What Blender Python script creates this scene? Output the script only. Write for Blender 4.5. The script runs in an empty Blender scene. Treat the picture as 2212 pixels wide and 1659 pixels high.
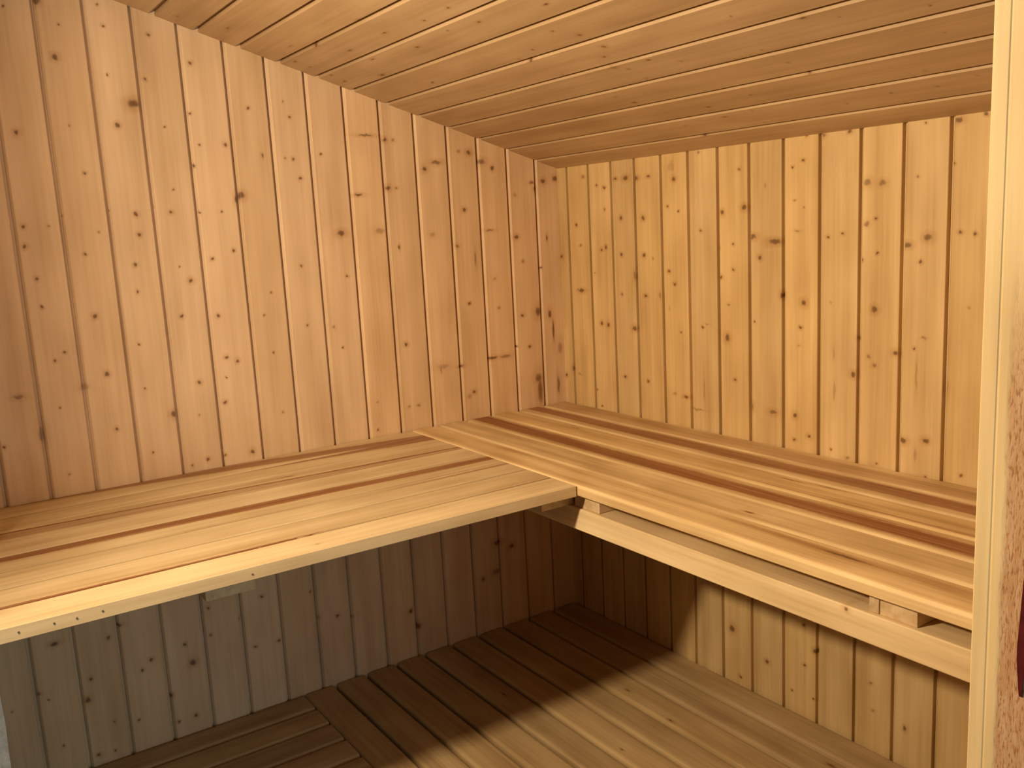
import bpy, bmesh, math, random
from mathutils import Matrix, Vector

scn = bpy.context.scene
COL = scn.collection
random.seed(7)

# ------------------------------------------------------------------ camera
cam_data = bpy.data.cameras.new('camera')
cam = bpy.data.objects.new('camera', cam_data)
COL.objects.link(cam)
scn.camera = cam
cam_data.sensor_fit = 'HORIZONTAL'
cam_data.sensor_width = 36.0
cam_data.lens = 1968.888 * 36.0 / 2212.0
cam_data.clip_start = 0.02
R_, U_, F_ = ((0.82456955, -0.56335492, -0.05211800), (0.13948943, 0.11315842, 0.98373669), (0.54829531, 0.81842923, -0.17188905))
cam.matrix_world = Matrix(((R_[0], U_[0], -F_[0], -1.54267), (R_[1], U_[1], -F_[1], -2.02825), (R_[2], U_[2], -F_[2], 0.50159), (0, 0, 0, 1)))

# ------------------------------------------------------------------ light
world = bpy.data.worlds.new('world')
scn.world = world
world.use_nodes = True
bg = world.node_tree.nodes['Background']
bg.inputs['Color'].default_value = (0.70, 0.88, 1.0, 1)      # soft daylight reaching the open doorway
bg.inputs['Strength'].default_value = 0.06
scn.view_settings.view_transform = 'Standard'
scn.view_settings.look = 'None'
scn.view_settings.exposure = 0.0
scn.view_settings.gamma = 1.0
scn.view_settings.use_curve_mapping = False
LAMP_POS = (-1.755, -0.965, 0.685)         # on the end wall, left of the picture
LAMP_SIZE = 0.08
LAMP_POWER = 25.5
LAMP_COLOR = (1.0, 0.79, 0.50)
# daylight from the window of the room in front of the sauna, behind the camera
wd = bpy.data.lights.new('window_daylight', 'AREA'); wd.shape = 'RECTANGLE'; wd.size = 0.80; wd.size_y = 1.05
wd.energy = 12.0; wd.color = (0.50, 0.88, 1.0)
wo = bpy.data.objects.new('window_daylight', wd); COL.objects.link(wo)
wo.location = (-1.30, -3.36, 0.0); wo.rotation_euler = (math.pi / 2, 0, 0)

# ------------------------------------------------------------------ dimensions (metres, z = 0 is the top of the upper benches)
HC, SLOPE = 0.6453, 0.3105                 # ceiling height in the far corner and its rise away from the right wall
ZL = -0.603                                # top of the lower benches
ZF = -1.02                                 # floor
XE, YF = -1.85, -1.70                      # inner faces of the end wall and of the door wall
DOOR_X = -0.94                             # door post edge
JL = [0, .0775, .168, .258, .346, .437, .5285, .618, .7085, .798, .887, .979, 1.068, 1.1565, 1.246, 1.333, 1.4155, 1.50]
JR = [0, .036, .126, .217, .305, .398, .487, .578, .668, .759, .849, .941, 1.030, 1.119, 1.209, 1.299, 1.389, 1.479, 1.569, 1.659, 1.70]
JC = [0, .0772, .1666, .2520, .337, .4221, .5080, .5945, .6805, .7679, .8552, .9426, 1.028, 1.114, 1.200, 1.286, 1.372, 1.458, 1.544, 1.63, 1.716, 1.802, 1.85]
# knots seen on the boards: across mm, along mm, half width and half height in 0.1 mm, strength in tenths
KN_LEFT="1234,972,54,57,10 1292,957,16,17,10 1200,931,19,20,10 1214,870,47,49,10 1119,935,26,27,10 1125,974,17,18,10 1033,924,28,27,10 1051,835,24,25,10 955,872,32,31,10 1122,841,18,18,10 1300,726,40,43,10 1205,740,20,21,6 1115,742,42,43,10 1079,786,103,74,10 1022,741,19,19,10 967,769,26,25,10 1188,648,26,27,10 841,783,28,26,10 818,682,21,40,10 748,766,29,27,10 898,705,34,33,10 954,704,20,19,10 747,675,29,27,10 766,675,22,20,6 735,631,33,31,10 1019,613,16,16,10 1064,577,16,16,10 1029,565,32,32,10 1152,574,16,16,10 1100,564,37,38,10 1098,522,34,35,10 875,596,69,67,10 887,589,34,83,10 922,563,20,20,10 969,563,20,20,10 1311,548,32,36,10 1266,547,22,24,6 1314,509,32,36,10 1176,531,20,22,7 1206,488,26,28,10 904,478,31,30,10 680,684,27,24,10 760,800,18,17,6 1240,566,17,18,6 1329,576,16,18,5 970,661,20,32,10 1300,445,27,30,10 1298,389,25,27,10 1269,294,25,28,10 1288,280,25,28,10 1204,361,38,41,10 1195,240,39,42,10 1190,122,30,33,10 1113,460,31,32,10 1115,404,25,26,10 1125,295,22,23,10 1124,198,19,20,10 1123,58,19,20,10 1004,419,42,43,10 1024,451,16,16,10 1031,344,32,33,10 1072,135,52,61,10 1010,196,36,38,10 1018,123,23,24,6 953,337,34,34,10 953,462,30,30,10 945,244,34,34,10 921,233,35,35,10 950,200,17,17,10 959,144,34,35,10 909,21,43,43,10 970,23,24,25,10 1010,22,30,31,10 1045,14,23,24,10 829,379,22,21,10 850,329,18,17,10 752,433,22,21,10 750,296,23,22,10 684,283,31,29,5 828,100,22,29,6 837,242,16,16,10 1291,183,16,16,10 1331,134,55,141,6 1362,216,81,37,7 1400,121,27,31,10 1291,44,20,23,6 1241,219,87,64,4 747,674,29,27,10 734,631,33,31,10 564,728,170,25,8 514,718,41,43,10 492,718,38,44,6 377,664,124,45,8 410,648,52,52,10 280,688,60,50,10 309,691,37,30,6 244,665,114,62,8 210,649,43,55,10 594,590,88,29,10 679,685,27,24,10 514,605,54,48,10 492,604,34,29,6 302,546,51,43,10 646,503,79,58,10 544,504,108,59,5 400,488,71,54,4 496,461,25,45,10 329,455,46,39,7 228,490,106,28,7 145,469,60,49,10 143,579,45,36,4 86,610,71,32,8 49,613,67,53,10 76,593,46,65,10 8,619,74,58,10 127,403,46,37,6 221,364,49,41,4 753,435,22,21,6 640,401,28,26,10 277,420,24,159,7 44,460,21,75,10 68,382,31,25,10 304,305,38,32,10 213,286,39,33,6 496,221,43,39,10 684,283,27,26,6 666,234,24,22,10 138,258,46,38,10 85,263,84,110,10 45,253,48,86,10 162,176,36,29,10 119,171,41,34,10 243,155,157,37,10 201,154,150,38,7 341,145,75,28,10 394,151,156,56,4 401,146,27,104,5 305,71,48,41,10 320,62,57,49,4 473,62,40,28,7 500,61,31,28,6 591,17,25,23,10 587,87,25,23,5 36,207,27,268,10 94,79,95,113,9 90,43,74,305,9 26,52,44,220,8 15,156,65,148,5 1364,-307,68,40,10 1260,-326,30,34,10 1239,-304,79,34,10 1305,-405,32,38,10 1316,-450,47,55,10 1181,-402,35,39,10 1201,-420,28,32,10 1107,-390,33,36,10 1094,-437,60,66,10 1150,-500,42,47,10 1139,-567,30,26,10 1101,-565,34,37,10 1047,-320,24,25,10 979,-364,25,26,10 923,-327,33,34,10 950,-445,33,26,10 893,-448,34,35,10 740,-430,40,40,10 805,-348,23,23,10 1405,-405,33,30,7 1389,-423,17,20,10 1310,-581,39,35,10 1374,-534,20,24,10 1277,-583,21,25,10 1221,-532,22,25,10 1271,-517,24,28,6 1048,-385,31,33,6 1458,-426,22,26,6 788,-421,39,39,4 539,-476,54,50,10 522,-524,77,72,10 741,-429,32,32,10 703,-444,25,24,10 260,-358,101,62,10 214,-379,72,45,10 270,-439,111,80,7 312,-450,45,40,10"
KN_RIGHT="111,616,52,32,7 166,591,35,22,10 196,583,49,31,10 279,601,79,52,10 240,601,48,31,10 316,598,82,42,10 361,599,48,32,10 447,588,54,49,10 438,616,103,114,3 76,492,38,33,10 91,437,43,27,7 195,528,30,38,7 177,426,41,36,10 195,432,35,45,10 4,408,57,34,10 89,317,97,44,10 257,504,43,44,10 339,501,49,51,10 425,525,29,26,10 460,512,29,20,10 403,507,26,18,10 255,412,43,41,10 339,410,45,43,10 371,403,27,24,6 425,373,38,27,10 443,343,38,27,10 531,466,35,25,8 527,640,35,25,6 596,504,48,49,10 660,512,63,48,10 646,594,35,26,8 717,556,20,41,5 813,598,33,27,10 787,588,25,20,10 793,521,31,20,5 816,506,18,16,7 799,459,56,16,5 822,645,27,22,10 921,642,41,34,10 862,642,43,35,7 1075,639,23,21,10 1135,638,55,41,10 960,544,66,57,7 992,542,64,45,7 979,478,29,26,10 959,468,53,35,7 1063,549,24,22,7 1129,566,17,16,10 1182,643,34,25,10 682,449,88,46,9 742,438,140,50,10 701,405,40,37,10 586,426,24,30,10 627,435,31,23,10 627,379,31,24,10 591,361,32,36,10 425,372,45,32,10 444,343,36,32,10 612,301,32,24,6 532,245,34,25,10 546,253,59,19,4 607,226,60,67,10 816,313,56,55,10 762,327,49,56,10 808,261,34,28,10 804,224,34,22,4 686,265,22,18,10 629,131,36,28,10 461,230,27,19,10 474,73,72,33,10 436,76,55,33,4 513,47,174,16,5 534,98,16,225,4 675,78,54,73,10 736,72,87,42,8 794,73,45,52,10 792,20,31,26,10 830,34,40,35,10 872,445,25,21,10 424,282,18,65,3 907,451,29,25,10 873,445,26,22,10 959,469,49,36,6 983,413,27,24,10 951,400,21,28,10 1045,428,70,41,9 1084,440,74,57,9 1071,397,31,29,10 1144,448,32,30,10 1171,445,25,25,10 979,307,52,56,10 881,315,19,26,4 934,176,51,52,10 943,248,29,32,6 1025,226,47,43,10 968,214,32,28,7 981,198,38,28,7 945,144,36,26,5 1068,187,16,273,4 1081,259,44,16,6 1063,239,26,24,10 1123,170,46,83,9 1164,319,23,23,4 1044,61,67,44,10 1090,68,57,46,10 1070,37,33,125,4 1091,-1,19,19,10 1159,15,24,24,10 989,5,21,20,10 923,4,34,20,6 884,16,19,17,10 889,214,30,131,3 891,139,31,200,4 87,317,110,37,10 70,318,34,21,6 147,365,28,18,5 168,233,48,42,10 195,230,47,57,10 252,312,34,35,8 342,311,50,34,10 297,227,74,50,10 5,75,45,45,10 38,98,44,67,7 66,86,39,25,7 255,98,42,28,10 342,96,40,35,10 139,51,29,19,10 158,7,33,22,10 302,360,36,98,6 392,314,27,62,6 437,77,47,29,3 461,230,23,16,7 612,-473,73,79,10 717,-516,49,42,10 818,-391,45,40,10 848,-441,48,43,10 821,-484,37,33,10 764,-392,43,74,7 637,-585,39,32,10 787,-557,26,22,10 1062,-525,33,46,10 985,-459,35,27,6 991,-518,28,27,6 844,-556,24,22,10"
KN_CEIL="1032,55,25,59,5 944,103,16,58,8 806,435,20,57,8 825,143,19,77,6 794,205,19,73,10 747,425,16,59,10 742,259,16,62,10 779,55,18,53,10 745,58,16,43,8 634,192,32,78,10 691,262,16,62,10 676,426,20,45,10 695,57,16,44,10 658,50,27,44,10 551,268,16,46,10 734,557,16,25,10 739,648,16,34,10 734,556,16,32,10 677,649,22,40,10 686,557,16,26,7 658,815,16,46,10 586,740,16,26,10 553,773,35,41,8 500,774,34,52,8 468,740,16,44,10 553,639,16,24,10 538,575,18,40,6 521,588,16,52,10 553,271,20,46,8 444,355,22,44,6 447,593,16,33,7 425,719,45,69,5 408,738,21,28,7 421,805,16,41,10 392,854,16,24,5 362,735,16,29,5 318,601,16,34,5 280,616,34,41,7 482,1047,16,21,6 202,744,21,42,8 146,736,16,37,8 219,862,16,20,6 135,619,16,36,6 676,426,16,60,10 427,1133,27,43,8 349,1095,16,24,10 256,1016,30,56,9 306,1014,16,24,6 377,1299,16,20,9 481,1046,16,17,7 405,1179,16,20,5 366,1007,16,16,6 203,742,17,42,8 147,734,16,37,8 218,861,16,16,8 190,1183,16,16,5 131,1090,16,18,8 127,1168,16,16,7 117,994,16,17,6 70,611,16,59,10 153,812,16,22,6 143,1241,16,16,4 296,1274,16,16,4"

def parse(s):
    return [tuple(float(v) for v in t.split(',')) for t in s.split()]

# ------------------------------------------------------------------ node helpers
def grp_sock(g, name, io, typ):
    return g.interface.new_socket(name=name, in_out=io, socket_type=typ)

class NT:
    def __init__(s, tree):
        s.t = tree; s.n = tree.nodes; s.l = tree.links
    def put(s, sock, v):
        if isinstance(v, bpy.types.NodeSocket): s.l.new(v, sock)
        elif v is not None: sock.default_value = v
    def math(s, op, a, b=None, c=None, clamp=False):
        n = s.n.new('ShaderNodeMath'); n.operation = op; n.use_clamp = clamp
        for k, v in enumerate((a, b, c)):
            if v is not None: s.put(n.inputs[k], v)
        return n.outputs[0]
    def vec(s, op, a, b=None):
        n = s.n.new('ShaderNodeVectorMath'); n.operation = op
        s.put(n.inputs[0], a)
        if b is not None: s.put(n.inputs[1], b)
        return n.outputs['Value'] if op in ('LENGTH', 'DISTANCE', 'DOT_PRODUCT') else n.outputs['Vector']
    def noise(s, v, scale=1.0, detail=2.0, rough=0.5):
        n = s.n.new('ShaderNodeTexNoise')
        s.put(n.inputs['Vector'], v); n.inputs['Scale'].default_value = scale
        n.inputs['Detail'].default_value = detail; n.inputs['Roughness'].default_value = rough
        return n.outputs['Fac'], n.outputs['Color']
    def mapr(s, v, a, b, c=0.0, d=1.0, mode='SMOOTHSTEP'):
        n = s.n.new('ShaderNodeMapRange'); n.interpolation_type = mode
        s.put(n.inputs[0], v)
        for k, x in zip((1, 2, 3, 4), (a, b, c, d)): s.put(n.inputs[k], x)
        return n.outputs[0]
    def mix(s, f, a, b, mode='MIX'):
        n = s.n.new('ShaderNodeMix'); n.data_type = 'RGBA'; n.blend_type = mode
        s.put(n.inputs[0], f); s.put(n.inputs[6], a); s.put(n.inputs[7], b)
        return n.outputs[2]
    def comb(s, x, y, z):
        n = s.n.new('ShaderNodeCombineXYZ')
        for k, v in enumerate((x, y, z)): s.put(n.inputs[k], v)
        return n.outputs[0]
    def sep(s, v):
        n = s.n.new('ShaderNodeSeparateXYZ'); s.put(n.inputs[0], v); return n.outputs

def col4(c, k=1.0):
    return (c[0] * k, c[1] * k, c[2] * k, 1.0)

def make_grain_group():
    g = bpy.data.node_groups.new('wood_grain', 'ShaderNodeTree')
    grp_sock(g, 'Vector', 'INPUT', 'NodeSocketVector'); grp_sock(g, 'Seed', 'INPUT', 'NodeSocketFloat')
    grp_sock(g, 'Color', 'INPUT', 'NodeSocketColor'); grp_sock(g, 'Contrast', 'INPUT', 'NodeSocketFloat')
    grp_sock(g, 'Color', 'OUTPUT', 'NodeSocketColor'); grp_sock(g, 'Height', 'OUTPUT', 'NodeSocketFloat')
    grp_sock(g, 'Warped', 'OUTPUT', 'NodeSocketVector')
    t = NT(g); i = t.n.new('NodeGroupInput'); o = t.n.new('NodeGroupOutput')
    P = i.outputs['Vector']; S = i.outputs['Seed']
    off = t.vec('ADD', P, t.comb(t.math('MULTIPLY', S, 7.31), t.math('MULTIPLY', S, 13.17), t.math('MULTIPLY', S, 3.71)))
    fine, _ = t.noise(t.vec('MULTIPLY', off, (150, 4, 150)), 1, 3, .6)
    broad, _ = t.noise(t.vec('MULTIPLY', off, (26, 1.2, 26)), 1, 2, .55)
    blot, _ = t.noise(t.vec('MULTIPLY', off, (15, 6, 15)), 1, 1, .5)
    sx = t.sep(off)
    ring = t.math('SINE', t.math('ADD', t.math('MULTIPLY', sx[0], 300.0), t.math('MULTIPLY', broad, 26.0)))
    a = t.math('MULTIPLY', t.math('SUBTRACT', fine, .5), .42)
    b = t.math('MULTIPLY', t.math('SUBTRACT', broad, .5), .85)
    c = t.math('MULTIPLY', ring, .022)
    d = t.math('MULTIPLY', t.math('SUBTRACT', blot, .5), .55)
    v = t.math('MULTIPLY', t.math('ADD', t.math('ADD', a, b), t.math('ADD', c, d)), i.outputs['Contrast'])
    k = t.math('ADD', v, 1.0)
    kg = t.math('ADD', t.math('MULTIPLY', v, 1.25), 1.0)
    kb = t.math('ADD', t.math('MULTIPLY', v, 1.6), 1.0)
    t.l.new(t.mix(1.0, i.outputs['Color'], t.comb(k, kg, kb), 'MULTIPLY'), o.inputs['Color'])
    t.l.new(t.math('ADD', t.math('MULTIPLY', fine, .7), t.math('MULTIPLY', broad, .3)), o.inputs['Height'])
    _, wc = t.noise(t.vec('MULTIPLY', off, (140, 70, 140)), 1, 0, .5)
    w = t.vec('MULTIPLY', t.vec('SUBTRACT', wc, (.5, .5, .5)), (.0035, .0060, 0))
    t.l.new(t.vec('ADD', P, w), o.inputs['Warped'])
    return g

def make_knot_group():
    g = bpy.data.node_groups.new('wood_knot', 'ShaderNodeTree')
    grp_sock(g, 'Vector', 'INPUT', 'NodeSocketVector'); grp_sock(g, 'Centre', 'INPUT', 'NodeSocketVector')
    grp_sock(g, 'Scale', 'INPUT', 'NodeSocketVector'); grp_sock(g, 'Strength', 'INPUT', 'NodeSocketFloat')
    grp_sock(g, 'Core in', 'INPUT', 'NodeSocketFloat'); grp_sock(g, 'Halo in', 'INPUT', 'NodeSocketFloat')
    grp_sock(g, 'Core', 'OUTPUT', 'NodeSocketFloat'); grp_sock(g, 'Halo', 'OUTPUT', 'NodeSocketFloat')
    t = NT(g); i = t.n.new('NodeGroupInput'); o = t.n.new('NodeGroupOutput')
    d = t.vec('LENGTH', t.vec('MULTIPLY', t.vec('SUBTRACT', i.outputs['Vector'], i.outputs['Centre']), i.outputs['Scale']))
    core = t.math('MULTIPLY', t.mapr(d, 1.25, .45), i.outputs['Strength'])
    halo = t.math('MULTIPLY', t.mapr(d, 3.1, .8), i.outputs['Strength'])
    t.l.new(t.math('MAXIMUM', core, i.outputs['Core in']), o.inputs['Core'])
    t.l.new(t.math('MAXIMUM', halo, i.outputs['Halo in']), o.inputs['Halo'])
    return g

GRAIN = make_grain_group(); KNOT = make_knot_group()
PINE = (.665, .465, .288)
SPRUCE = (.585, .402, .190)
ASPEN = (.585, .450, .270)
HEART = (.255, .098, .034)

def wood(name, tone, seed, axes='xz', knots=(), stripes=(), length=1.0, contrast=1.0, rough=.5, wear=None):
    """axes: object axes that run across and along the board; knots (across, along, ru, rv, strength);
    stripes (across0, across1, half0, half1, strength): heartwood bands running the length of the piece"""
    m = bpy.data.materials.new(name); m.use_nodes = True
    t = NT(m.node_tree); b = t.n['Principled BSDF']
    tc = t.n.new('ShaderNodeTexCoord'); s = t.sep(tc.outputs['Object'])
    ax = {'x': s[0], 'y': s[1], 'z': s[2]}
    third = ax[[c for c in 'xyz' if c not in axes][0]]
    P = t.comb(ax[axes[0]], ax[axes[1]], third)
    P2 = t.comb(ax[axes[0]], ax[axes[1]], 0.0)
    r = random.Random(int(seed * 977) + 5)
    k = 1.0 + r.uniform(-.07, .05); hue = r.uniform(-.03, .03)
    tone = (tone[0] * k, tone[1] * k * (1 - hue * .5), tone[2] * k * (1 - hue * 2))
    g = t.n.new('ShaderNodeGroup'); g.node_tree = GRAIN
    t.l.new(P, g.inputs['Vector']); g.inputs['Seed'].default_value = seed
    g.inputs['Color'].default_value = col4(tone); g.inputs['Contrast'].default_value = contrast
    colr = g.outputs['Color']
    warp = t.vec('MULTIPLY', g.outputs['Warped'], (1, 1, 0))
    for (a0, a1, h0, h1, st) in stripes:
        w = t.sep(warp)
        f = t.math('DIVIDE', w[1], length)
        c = t.math('ADD', a0, t.math('MULTIPLY', f, a1 - a0))
        h = t.math('MAXIMUM', t.math('ADD', h0, t.math('MULTIPLY', f, h1 - h0)), .0004)
        e = t.math('DIVIDE', t.math('ABSOLUTE', t.math('SUBTRACT', w[0], c)), h)
        n1, _ = t.noise(t.vec('MULTIPLY', P, (60, 2.2, 60)), 1, 3, .6)
        e = t.math('ADD', e, t.math('MULTIPLY', t.math('SUBTRACT', n1, .5), 1.1))
        n3, _ = t.noise(t.vec('MULTIPLY', P, (120, 3.0, 120)), 1, 3, .6)
        fac = t.math('MULTIPLY', t.mapr(e, 1.2, .7), t.math('MULTIPLY', t.mapr(n3, .25, .75, 1.1, .78), st), clamp=True)
        colr = t.mix(fac, colr, t.mix(.45, col4(HEART), t.mix(1.0, colr, col4(HEART, 1.5), 'MULTIPLY')))
    core = halo = None
    for (u, v, ru, rv, st) in knots:
        n = t.n.new('ShaderNodeGroup'); n.node_tree = KNOT
        t.l.new(warp, n.inputs['Vector'])
        n.inputs['Centre'].default_value = (u, v, 0)
        n.inputs['Scale'].default_value = (1 / ru, 1 / rv, 1)
        n.inputs['Strength'].default_value = st
        if core is not None:
            t.l.new(core, n.inputs['Core in']); t.l.new(halo, n.inputs['Halo in'])
        core, halo = n.outputs['Core'], n.outputs['Halo']
    if core is not None:
        colr = t.mix(t.math('MULTIPLY', halo, .42), colr, t.mix(1.0, colr, (.66, .46, .26, 1), 'MULTIPLY'))
        colr = t.mix(t.math('MULTIPLY', core, .78), colr, (.10, .042, .016, 1))
    rgh = rough; height = g.outputs['Height']
    if wear is not None:
        # worn raw zone: across beyond wear[0], below along wear[1]
        w = t.sep(P)
        n1, _ = t.noise(t.vec('MULTIPLY', P, (160, 22, 160)), 1, 4, .6)
        n2, _ = t.noise(t.vec('MULTIPLY', P, (800, 130, 800)), 1, 3, .6)
        za = t.math('ADD', w[1], t.math('MULTIPLY', t.math('SUBTRACT', n1, .5), .10))
        aa = t.math('ADD', w[0], t.math('MULTIPLY', t.math('SUBTRACT', n1, .5), .006))
        f = t.math('MULTIPLY', t.mapr(aa, wear[0] - .0015, wear[0] + .003), t.mapr(za, wear[1] + .05, wear[1] - .06))
        pits = t.mapr(n2, .50, .64)
        wcol = t.mix(pits, (.60, .37, .215, 1), (.36, .145, .055, 1))
        wcol = t.mix(t.mapr(n1, .35, .65), wcol, t.mix(1.0, wcol, (.86, .74, .62, 1), 'MULTIPLY'))
        colr = t.mix(t.math('MULTIPLY', f, .92), colr, wcol)
        height = t.math('SUBTRACT', height, t.math('MULTIPLY', f, t.math('MULTIPLY', n2, 5.0)))
    t.l.new(colr, b.inputs['Base Color'])
    b.inputs['Roughness'].default_value = rgh
    b.inputs['Specular IOR Level'].default_value = .28
    if wear is not None:
        bp = t.n.new('ShaderNodeBump'); bp.inputs['Strength'].default_value = .2; bp.inputs['Distance'].default_value = .0012
        t.l.new(height, bp.inputs['Height']); t.l.new(bp.outputs[0], b.inputs['Normal'])
    return m

def plain(name, c, rough=.6, metal=0.0, noise=.12, scale=30.0, bump=.1):
    m = bpy.data.materials.new(name); m.use_nodes = True
    t = NT(m.node_tree); b = t.n['Principled BSDF']
    tc = t.n.new('ShaderNodeTexCoord')
    n, _ = t.noise(tc.outputs['Object'], scale, 6, .65)
    k = t.mapr(n, .3, .7, 1 - noise, 1 + noise * .5, 'LINEAR')
    t.l.new(t.mix(1.0, col4(c), t.comb(k, k, k), 'MULTIPLY'), b.inputs['Base Color'])
    b.inputs['Roughness'].default_value = rough; b.inputs['Metallic'].default_value = metal
    if bump:
        bp = t.n.new('ShaderNodeBump'); bp.inputs['Strength'].default_value = bump; bp.inputs['Distance'].default_value = .01
        t.l.new(n, bp.inputs['Height']); t.l.new(bp.outputs[0], b.inputs['Normal'])
    return m

# ------------------------------------------------------------------ mesh helpers
def link(name, me, mat, parent=None, loc=(0, 0, 0), mtx=None):
    o = bpy.data.objects.new(name, me); COL.objects.link(o)
    if mat is not None: me.materials.append(mat)
    if mtx is not None: o.matrix_world = mtx
    else: o.location = loc
    if parent is not None:
        o.parent = parent
        o.matrix_parent_inverse = parent.matrix_basis.inverted()
    return o

def extrude(name, pts, length, axis='z', z0=0.0):
    """closed 2-D outline pulled along an axis; outline axes are (x,y) for axis z and (y,z) for axis x"""
    bm = bmesh.new()
    def P(p, q): return (p[0], p[1], q) if axis == 'z' else (q, p[0], p[1])
    a = [bm.verts.new(P(p, z0)) for p in pts]; b = [bm.verts.new(P(p, z0 + length)) for p in pts]
    n = len(pts)
    for i in range(n): bm.faces.new((a[i], a[(i + 1) % n], b[(i + 1) % n], b[i]))
    bm.faces.new(a[::-1]); bm.faces.new(b)
    bmesh.ops.recalc_face_normals(bm, faces=bm.faces)
    me = bpy.data.meshes.new(name); bm.to_mesh(me); bm.free()
    return me

def box_mesh(name, x0, x1, y0, y1, z0, z1, bevel=0.0):
    bm = bmesh.new()
    bmesh.ops.create_cube(bm, size=1)
    for v in bm.verts:
        v.co = Vector((x0 if v.co.x < 0 else x1, y0 if v.co.y < 0 else y1, z0 if v.co.z < 0 else z1))
    if bevel: bmesh.ops.bevel(bm, geom=bm.edges[:], offset=bevel, segments=2, affect='EDGES', profile=.5)
    bmesh.ops.recalc_face_normals(bm, faces=bm.faces)
    me = bpy.data.meshes.new(name); bm.to_mesh(me); bm.free()
    return me

def panel_outline(w, first=False, last=False, th=.0125, gap=.0052, ch=.0040):
    """tongue-and-groove board: face at y = 0 towards -y, groove at its left, tongue at its right"""
    g = 0.0 if first else gap          # recess left of the face
    p = [(g, th), (g, .0070), (g + ch * .15, .0058 if ch > .003 else .0035), (g + ch, .0008), (g + ch * 1.3, 0)]
    if first: p = [(0, th), (0, 0)]
    if last: p += [(w, 0), (w, th)]
    else: p += [(w - .0014, 0), (w - .0004, .0006), (w, .0020), (w, .0108), (w + gap - .0002, .0108), (w + gap - .0002, th)]
    return p

def slat_outline(w, th, r=.005, lip=0.0):
    pts = []
    arc = lambda cx, cz, a0: [(cx + r * math.cos(math.radians(a0 - q)), cz + r * math.sin(math.radians(a0 - q))) for q in (0, 30, 60, 90)]
    pts += [(0, -th + .0015), (.0015, -th), (w - .0015, -th), (w, -th + .0015)] if not lip else [(0, -th + .0015), (.0015, -th), (w + lip, -th), (w + lip, -th * .55), (w, -th * .55)]
    pts += arc(w - r, -r, 90)[::-1] + arc(r, -r, 180)[::-1]
    return pts

def tag(o, label=None, cat=None, group=None, kind=None):
    if label: o['label'] = label
    if cat: o['category'] = cat
    if group: o['group'] = group
    if kind: o['kind'] = kind
    return o

def empty(name, loc):
    o = bpy.data.objects.new(name, None); o.empty_display_size = .1; o.location = loc; COL.objects.link(o); return o

NAIL = plain('dark_nail', (.14, .10, .07), .5, .3)
BACK = plain('batten_backing', (.34, .20, .10), .8)

# ------------------------------------------------------------------ left wall (plane y = 0)
def local_knots(lst, a_lo, a_hi, z0, flip):
    out = []
    for (a, z, ru, rv, st) in lst:
        a /= 1000.; z /= 1000.; ru /= 1e4; rv /= 1e4
        if a_lo - ru * .7 <= a <= a_hi + ru * .7:
            out.append(((a_hi - a) if flip else (a - a_lo), z - z0, max(ru * 1.15, .0022), max(rv * 1.15, .0022), st / 10.))
    return out

wl = tag(link('wall_left', box_mesh('wall_left', -1.86, .06, .0128, .06, ZF, HC + SLOPE * 1.9 + .1), BACK), 'left wall of upright knotty pine boards behind the left benches', kind='structure')
kl = parse(KN_LEFT); kr = parse(KN_RIGHT); kc = parse(KN_CEIL)
for i in range(len(JL) - 1):
    a0, a1 = JL[i], JL[i + 1]; w = a1 - a0
    top = HC + SLOPE * a1 + .03
    me = extrude('wall_board', panel_outline(w, first=(i == len(JL) - 2), last=(i == 0), gap=.0064), top - ZF)
    link('board', me, wood('pine_left', PINE, 1.37 + i * 1.913, 'xz', local_knots(kl, a0, a1, ZF, True), contrast=.5), wl, (-a1, 0, ZF))

# ------------------------------------------------------------------ right wall (plane x = 0)
wr = tag(link('wall_right', box_mesh('wall_right', .0128, .06, YF - .1, .0128, ZF, HC + .12), BACK), 'right wall of narrow upright knotty pine boards behind the right benches', kind='structure')
RZ = Matrix.Rotation(-math.pi / 2, 4, 'Z')
for i in range(len(JR) - 1):
    a0, a1 = JR[i], JR[i + 1]; w = a1 - a0
    me = extrude('wall_board', panel_outline(w, first=(i == 0), last=(i == len(JR) - 2)), HC + .03 - ZF)
    link('board', me, wood('pine_right', SPRUCE, 41.7 + i * 2.317, 'xz', local_knots(kr, a0, a1, ZF, False), contrast=.65), wr, mtx=Matrix.Translation((0, -a0, ZF)) @ RZ)

# ------------------------------------------------------------------ ceiling (rises away from the right wall)
q = math.sqrt(1 + SLOPE * SLOPE)
CM = Matrix(((1 / q, SLOPE / q, 0, 0), (0, 0, -1, 0), (-SLOPE / q, 1 / q, 0, HC), (0, 0, 0, 1)))
ce = tag(link('ceiling', box_mesh('ceiling', -2.1 * q, .07, .0128, .05, -.07, 1.86), BACK, mtx=CM), 'sloping ceiling of long pine boards running from the left wall', kind='structure')
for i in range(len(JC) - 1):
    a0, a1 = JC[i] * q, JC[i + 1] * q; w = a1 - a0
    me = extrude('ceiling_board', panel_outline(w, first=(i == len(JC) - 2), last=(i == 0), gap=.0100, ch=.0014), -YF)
    link('board', me, wood('pine_ceiling', (.445, .300, .165), 83.1 + i * 1.731, 'xz', local_knots(kc, a0, a1, 0, True), contrast=.6), ce, mtx=CM @ Matrix.Translation((-a1, 0, 0)))

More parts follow.
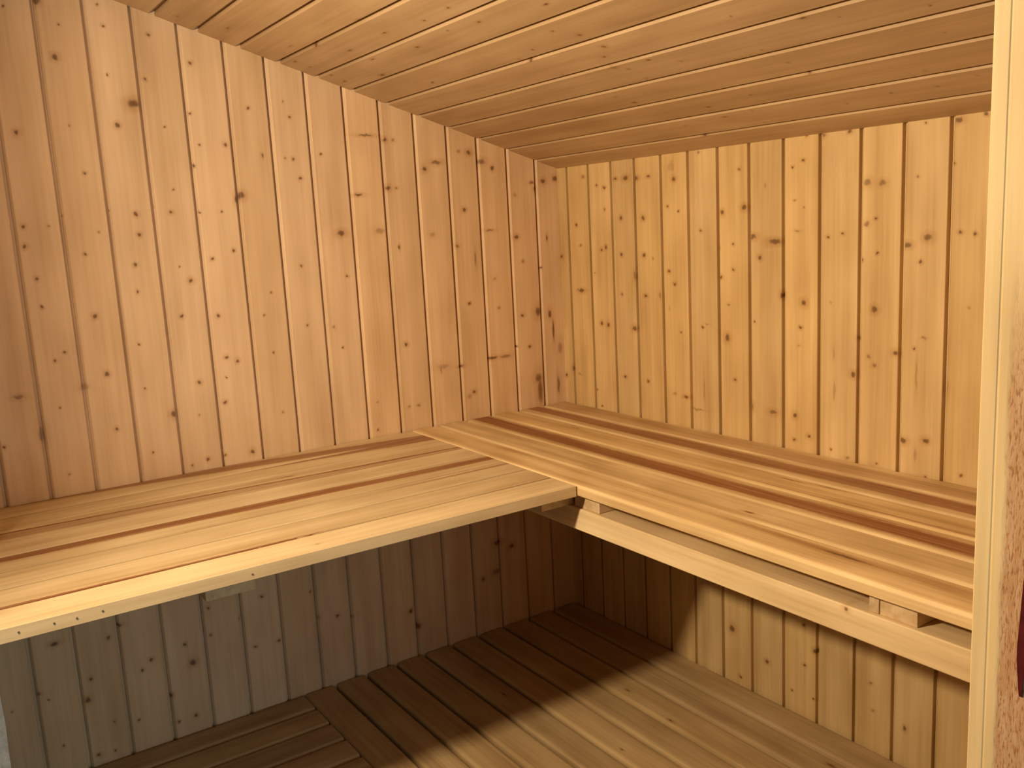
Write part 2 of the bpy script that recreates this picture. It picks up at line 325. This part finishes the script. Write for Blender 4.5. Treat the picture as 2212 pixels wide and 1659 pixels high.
# ------------------------------------------------------------------ the walls behind the camera's left and around the doorway
we = tag(link('wall_end', box_mesh('wall_end', XE - .06, XE - .0128, YF - .1, .06, ZF, HC + SLOPE * 1.9 + .1), BACK), 'end wall of upright pine boards beside the doorway', kind='structure')
RE = Matrix.Rotation(math.pi / 2, 4, 'Z')
pe = wood('pine_end', PINE, 127.3, 'xz')
me = extrude('wall_board', panel_outline(.09), HC + SLOPE * 1.85 + .03 - ZF); me.materials.append(pe)
for i in range(15):
    link('board', me, None, we, mtx=Matrix.Translation((XE, YF + i * .0905, ZF)) @ RE)
def boxes(name, lst):
    bm = bmesh.new()
    for (x0, x1, y0, y1, z0, z1) in lst:
        for v in bmesh.ops.create_cube(bm, size=1)['verts']:
            v.co = Vector((x0 if v.co.x < 0 else x1, y0 if v.co.y < 0 else y1, z0 if v.co.z < 0 else z1))
    bmesh.ops.recalc_face_normals(bm, faces=bm.faces)
    me = bpy.data.meshes.new(name); bm.to_mesh(me); bm.free(); return me
wf = tag(link('wall_front', boxes('wall_front', [(DOOR_X + .0885, .06, YF - .1, YF, ZF, 1.35)]), pe), 'pine wall right of the doorway', kind='structure')
tag(link('wall_doorside', boxes('wall_doorside', [(XE - .06, DOOR_X - .86, YF - .1, YF, ZF, 1.35)]), pe), 'pine wall left of the doorway', kind='structure')
tag(link('trim_1', boxes('trim_1', [(DOOR_X - .86, DOOR_X + .0885, YF - .1, YF, 1.02, 1.35)]), pe), 'pine boarding over the doorway', kind='structure')
wb = tag(link('wall_back', boxes('wall_back', [(-2.6, -1.72, -3.46, -3.40, ZF, 1.45), (-.88, .06, -3.46, -3.40, ZF, 1.45), (-1.72, -.88, -3.46, -3.40, ZF, -.55), (-1.72, -.88, -3.46, -3.40, .55, 1.45)]), plain('plaster', (.5, .5, .47), .9)), 'plastered wall with a window facing the doorway', kind='structure')
fr = [(-1.72, -1.68, -3.455, -3.405, -.55, .55), (-.92, -.88, -3.455, -3.405, -.55, .55), (-1.68, -.92, -3.455, -3.405, .51, .55), (-1.68, -.92, -3.455, -3.405, -.55, -.51), (-1.315, -1.285, -3.45, -3.41, -.51, .51)]
wn = tag(link('window_1', boxes('window_1', fr), plain('white_paint', (.8, .8, .78), .4, noise=.03)), 'white framed window behind the camera', kind='structure')
gl = bpy.data.materials.new('window_glass'); gl.use_nodes = True
gl.node_tree.nodes['Principled BSDF'].inputs['Transmission Weight'].default_value = 1.0
gl.node_tree.nodes['Principled BSDF'].inputs['Roughness'].default_value = .02
for xa, xb in ((-1.68, -1.315), (-1.285, -.92)):
    link('pane', boxes('pane', [(xa, xb, -3.436, -3.432, -.51, .51)]), gl, wn)
fl = tag(link('floor', box_mesh('floor', -2.6, .06, -3.46, .06, ZF - .05, ZF), plain('floor_concrete', (.22, .20, .18), .8)), 'grey floor under the lower benches', kind='structure')

# whitewashed masonry where the left wall panelling stops
def pier_mesh():
    bm = bmesh.new(); r = random.Random(3)
    x0, x1, y0, y1, z0, z1 = XE + .0015, -1.4832, -.3275, -.0015, ZF + .0005, HC + SLOPE * 1.4865 - .004
    path = [(x1, y1 + (y0 - y1) * i / 10) for i in range(11)] + [(x1 + (x0 - x1) * i / 12, y0) for i in range(1, 13)] + [(x0, y1)]
    nz = 70; rows = []
    for j in range(nz + 1):
        z = z0 + (z1 - z0) * j / nz; row = []
        for i, (x, y) in enumerate(path):
            jit = (0 < i < len(path) - 2) * .0028
            row.append(bm.verts.new((x + r.uniform(-1, .2) * jit, y + r.uniform(-.2, 1) * jit, z)))
        rows.append(row)
    n = len(path)
    for j in range(nz):
        for i in range(n): bm.faces.new((rows[j][i], rows[j][(i + 1) % n], rows[j + 1][(i + 1) % n], rows[j + 1][i]))
    bm.faces.new(rows[0]); bm.faces.new(rows[-1])
    bmesh.ops.recalc_face_normals(bm, faces=bm.faces)
    me = bpy.data.meshes.new('masonry_pier'); bm.to_mesh(me); bm.free(); return me
tag(link('masonry_pier', pier_mesh(), plain('whitewash', (.93, .90, .80), .9, noise=.30, scale=45, bump=.5)), 'rough whitewashed masonry pier at the far left, under the upper bench', 'pier')

# ------------------------------------------------------------------ benches
PITCH_L, PITCH_R = .085, .0835
TH = .022
SL = RZ.copy()
# --- upper bench along the left wall: slats run in x, front edge at y = -0.68
xl0, xl1 = -1.4812, -.5035
ub = tag(empty('sauna_bench', (-.98, -.34, 0)), 'upper sauna bench along the left wall, tight slats with reddish brown heartwood bands', 'bench')
LEN = xl1 - xl0
lx = lambda x: x - xl0
st_left = {1: [(-.002, .006, .0060, -.004, .9)],
           2: [(.058, .064, -.012, .006, .6)],
           3: [(.074, .046, .0205, .0165, .95)],
           5: [(.040, .000, .024, .016, .5), (.060, .012, .0032, .0040, .9)],
           6: [(.150, .060, .020, .025, .85)],
           7: [(.118, -.002, .030, .020, .8)]}
for k in range(8):
    yf = -.680 + k * PITCH_L
    w = PITCH_L - .0064 if k < 7 else .0815
    ext = .365 if k < 4 else 0.0       # the front slats run on past the masonry pier
    me = extrude('bench_slat', slat_outline(w, TH, .0009, .0044 if k < 7 else 0), LEN + ext, 'x', -ext)
    kn = [(.055, lx(-.903), .0022, .016, 1)] if k == 5 else []
    if k == 0: kn = [(.03, lx(-1.02), .002, .006, .5)]
    sl = link('slat', me, wood('aspen_left', ASPEN, 151.3 + k * 1.37, 'yx', kn, st_left.get(k, ()), LEN, .8), ub, (xl0, yf + LEN * .0125 * (-yf / .68), (-.0010, -.0007, -.0004, -.0002)[k] if k < 4 else 0))
    sl.rotation_euler = (0, 0, -.0125 * (-yf / .68))       # the front edge stands slightly out of parallel with the wall
    if k == 0:
        for (nx_, nz_) in ((-1.463, -.010), (-1.419, -.010), (-1.390, -.011), (-1.356, -.010), (-1.139, -.012)):
            nb = bmesh.new(); bmesh.ops.create_cone(nb, cap_ends=True, segments=10, radius1=.0016, radius2=.0014, depth=.001)
            bmesh.ops.rotate(nb, verts=nb.verts, matrix=Matrix.Rotation(math.pi / 2, 3, 'X'))
            nm = bpy.data.meshes.new('nail_head'); nb.to_mesh(nm); nb.free()
            o = link('nail_head', nm, NAIL); o.parent = sl; o.location = (nx_ - xl0, -.0003, nz_)
for (x0, x1) in ((-1.203, -1.123), (-.552, -.472), (-1.80, -1.72)):
    me = box_mesh('batten', x0, x1, -.630, (-.345 if x0 < -1.5 else -.012), -.0548, -TH - .0022, .0015)
    link('batten', me, wood('batten_wood', ASPEN, 171.0 + x0, 'xy'), ub)
link('wall_ledger', box_mesh('wall_ledger', -1.46, -.555, -.045, -.002, -.10, -.0552, .001), wood('ledger_wood', ASPEN, 177.0, 'yx'), ub)

# --- upper bench along the right wall: slats run in y, front edge at x = -0.50
ur = tag(empty('sauna_bench', (-.25, -.85, 0)), 'upper sauna bench along the right wall, spaced streaky slats over a pale beam', 'bench')
LENR = 1.685
st_right = {2: [(.040, .036, .025, .022, .95)],
            4: [(.045, .040, .021, .024, .85)],
            0: [(.060, .055, -.004, .012, .25)],
            3: [(.006, .012, -.004, .007, .45)],
            5: [(.03, .03, .04, .02, .30)]}
kn_right = {0: [(.052, 1.238, .0035, .045, .9)], 1: [(.025, 1.010, .003, .012, 1)], 3: [(.060, .935, .0022, .03, .9), (.066, 1.015, .002, .025, .9), (.055, .29, .003, .008, .7)]}
for k in range(6):
    xf = -.500 + k * PITCH_R
    w = .0785 if k < 5 else .0805
    me = extrude('bench_slat', slat_outline(w, TH, .0062), LENR, 'x')
    link('slat', me, wood('aspen_right', (.62, .445, .235), 203.7 + k * 2.11, 'yx', kn_right.get(k, ()), st_right.get(k, ()), LENR, 1.1), ur, mtx=Matrix.Translation((xf, -.003, 0)) @ SL)
for (y0, y1) in ((-.717, -.641), (-1.376, -1.320), (-1.3185, -1.303)):
    me = box_mesh('batten', -.478, -.004, y0, y1, -.0548, -TH - .0002, .0012)
    link('batten', me, wood('batten_wood', (.60, .43, .25), 221.0 + y0, 'yx'), ur)
me = box_mesh('beam', 0, 1.685, 0, .055, -.045, 0, .002)
link('front_beam', me, wood('beam_wood', (.66, .475, .255), 231.0, 'zx', [(-.006, 1.268, .003, .004, .9)]), ur, mtx=Matrix.Translation((-.485, -.003, -.0552)) @ SL)
link('wall_ledger', box_mesh('wall_ledger', -.045, -.002, -1.68, -.01, -.10, -.0552, .001), wood('ledger_wood', ASPEN, 237.0, 'xy'), ur)

# --- lower bench along the right wall: ten slats running in y
lr = tag(empty('sauna_bench', (-.42, -.85, ZL)), 'low slatted bench along the right wall, half in the shadow of the upper bench', 'bench')
kn_low = {7: [(.013, .651 - .005, .004, .007, 1)], 3: []}
low_knots = [(-.243, .651, .003, .007), (-.227, .490, .003, .008), (-.114, .976, .004, .012), (-.401, .669, .002, .005), (-.466, .314, .002, .012)]
for k in range(10):
    xf = -.845 + k * .0845
    w = .0765 if k < 9 else .0820
    kn = [(-a_ * 0 + (a - xf), b - .006, ru, rv, .9) for (a, b, ru, rv) in low_knots for a_ in (0,) if xf - .004 <= a <= xf + w + .004]
    me = extrude('bench_slat', slat_outline(w, .024, .0080), 1.68, 'x')
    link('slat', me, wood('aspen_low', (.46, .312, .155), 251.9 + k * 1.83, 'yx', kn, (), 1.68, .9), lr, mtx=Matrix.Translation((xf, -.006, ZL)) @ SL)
for y in (-.09, -.80, -1.55):
    link('batten', box_mesh('batten', -.838, -.004, y - .04, y + .04, ZL - .062, ZL - .0245, .0015), wood('batten_wood', ASPEN, 271.0 + y, 'yx'), lr)
for x in (-.80, -.06):
    for y in (-.09, -.80, -1.55):
        link('leg', box_mesh('leg', x - .03, x + .03, y - .03, y + .03, ZF + .0005, ZL - .0625, .002), wood('leg_wood', ASPEN, 281.0 + x + y, 'xz'), lr)

# --- lower bench along the left wall: slats running in x, butting on the other one
ll = tag(empty('sauna_bench', (-1.15, -.29, ZL)), 'low slatted bench along the left wall, in the dark under the upper bench', 'bench')
for k in range(7):
    y1 = -.004 - k * .083; y0 = y1 - .0755
    ext = .365 if y1 < -.34 else 0.0
    me = extrude('bench_slat', slat_outline(.0755, .024, .0070), .6332 + ext, 'x', -ext)
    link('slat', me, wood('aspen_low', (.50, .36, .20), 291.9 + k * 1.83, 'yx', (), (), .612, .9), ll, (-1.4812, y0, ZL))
for x in (-1.40, -.90):
    link('batten', box_mesh('batten', x - .04, x + .04, -.575, -.008, ZL - .062, ZL - .0245, .0015), wood('batten_wood', ASPEN, 301.0 + x, 'xy'), ll)
    for y in (-.07, -.53):
        link('leg', box_mesh('leg', x - .03, x + .03, y - .03, y + .03, ZF + .0005, ZL - .0625, .002), wood('leg_wood', ASPEN, 311.0 + x + y, 'xz'), ll)

# ------------------------------------------------------------------ door post at the right edge
dp = tag(empty('door_post', (DOOR_X + .045, YF - .05, ZF)), 'pale planed wooden door post in the right foreground, rough and reddish lower down', 'post')
RP = Matrix.Rotation(-math.pi / 2, 4, 'Z')     # local x -> -y (across the reveal), local y -> +x
prof = [(0, .088), (0, .0012), (.0012, 0), (.0108, 0), (.0116, .0005), (.0126, .0002), (.0132, 0), (.098, 0), (.100, .002), (.100, .088)]
me = extrude('post_board', prof, HC + .45 - ZF)
link('post_board', me, wood('post_wood', (.80, .585, .30), 331.0, 'xz', (), (), 1, .7, .5, wear=(.0195, .42 - ZF)), dp, mtx=Matrix.Translation((DOOR_X, YF, ZF)) @ RP)
resin = [(.0352, .248), (.0345, .233), (.0338, .218), (.0330, .200), (.0330, .190), (.0338, .182), (.0346, .172), (.0356, .164), (.0374, .1645), (.0378, .175), (.0385, .185), (.043, .19), (.046, .22), (.044, .26), (.037, .262)]
bm = bmesh.new()
fa = [bm.verts.new((x, -.0011, z - ZF)) for x, z in resin]; ba = [bm.verts.new((x, .0002, z - ZF)) for x, z in resin]
bm.faces.new(fa)
for i in range(len(resin)): bm.faces.new((fa[i], fa[(i + 1) % len(resin)], ba[(i + 1) % len(resin)], ba[i]))
bm.faces.new(ba[::-1]); bmesh.ops.recalc_face_normals(bm, faces=bm.faces)
me = bpy.data.meshes.new('resin_run'); bm.to_mesh(me); bm.free()
tag(link('resin_run', me, plain('resin', (.10, .012, .014), .18, noise=.3, scale=80), dp, mtx=Matrix.Translation((DOOR_X, YF, ZF)) @ RP), 'dark red resin run')

# ------------------------------------------------------------------ lamp on the end wall, just outside the left edge of the picture
lp = tag(empty('wall_lamp', (XE, LAMP_POS[1], LAMP_POS[2])), 'sauna wall lamp with wooden shade on the end wall', 'lamp')
lm = wood('lamp_wood', ASPEN, 341.0, 'yz')
y0, z0 = LAMP_POS[1], LAMP_POS[2]
link('back_plate', box_mesh('back_plate', XE + .0005, XE + .015, y0 - .075, y0 + .075, z0 - .085, z0 + .075, .002), lm, lp)
for (ya, yb, za, zb) in ((-.075, -.06, -.085, .075), (.06, .075, -.085, .075), (-.0598, .0598, .06, .075)):
    link('shade_side', box_mesh('shade_side', XE + .0152, LAMP_POS[0] + .039, y0 + ya, y0 + yb, z0 + za, z0 + zb, .0015), lm, lp)
bm = bmesh.new()
bmesh.ops.create_uvsphere(bm, u_segments=24, v_segments=12, radius=.045)
for v in bm.verts: v.co = Vector((v.co.x * .45 + XE + .06, v.co.y + y0, v.co.z + z0))
me = bpy.data.meshes.new('glass_globe'); bm.to_mesh(me); bm.free()
for p_ in me.polygons: p_.use_smooth = True
gm = bpy.data.materials.new('lamp_glass'); gm.use_nodes = True
gb = gm.node_tree.nodes['Principled BSDF']; gb.inputs['Base Color'].default_value = (.9, .86, .78, 1); gb.inputs['Roughness'].default_value = .3
gb.inputs['Emission Color'].default_value = (*LAMP_COLOR, 1); gb.inputs['Emission Strength'].default_value = 1.0
link('glass_globe', me, gm, lp)
ld = bpy.data.lights.new('lamp_light', 'AREA'); ld.shape = 'DISK'; ld.size = LAMP_SIZE; ld.energy = LAMP_POWER; ld.color = LAMP_COLOR
lo = bpy.data.objects.new('lamp_light', ld); COL.objects.link(lo)
lo.location = LAMP_POS
lo.rotation_euler = Vector((1, .0, -.15)).to_track_quat('-Z', 'Y').to_euler()
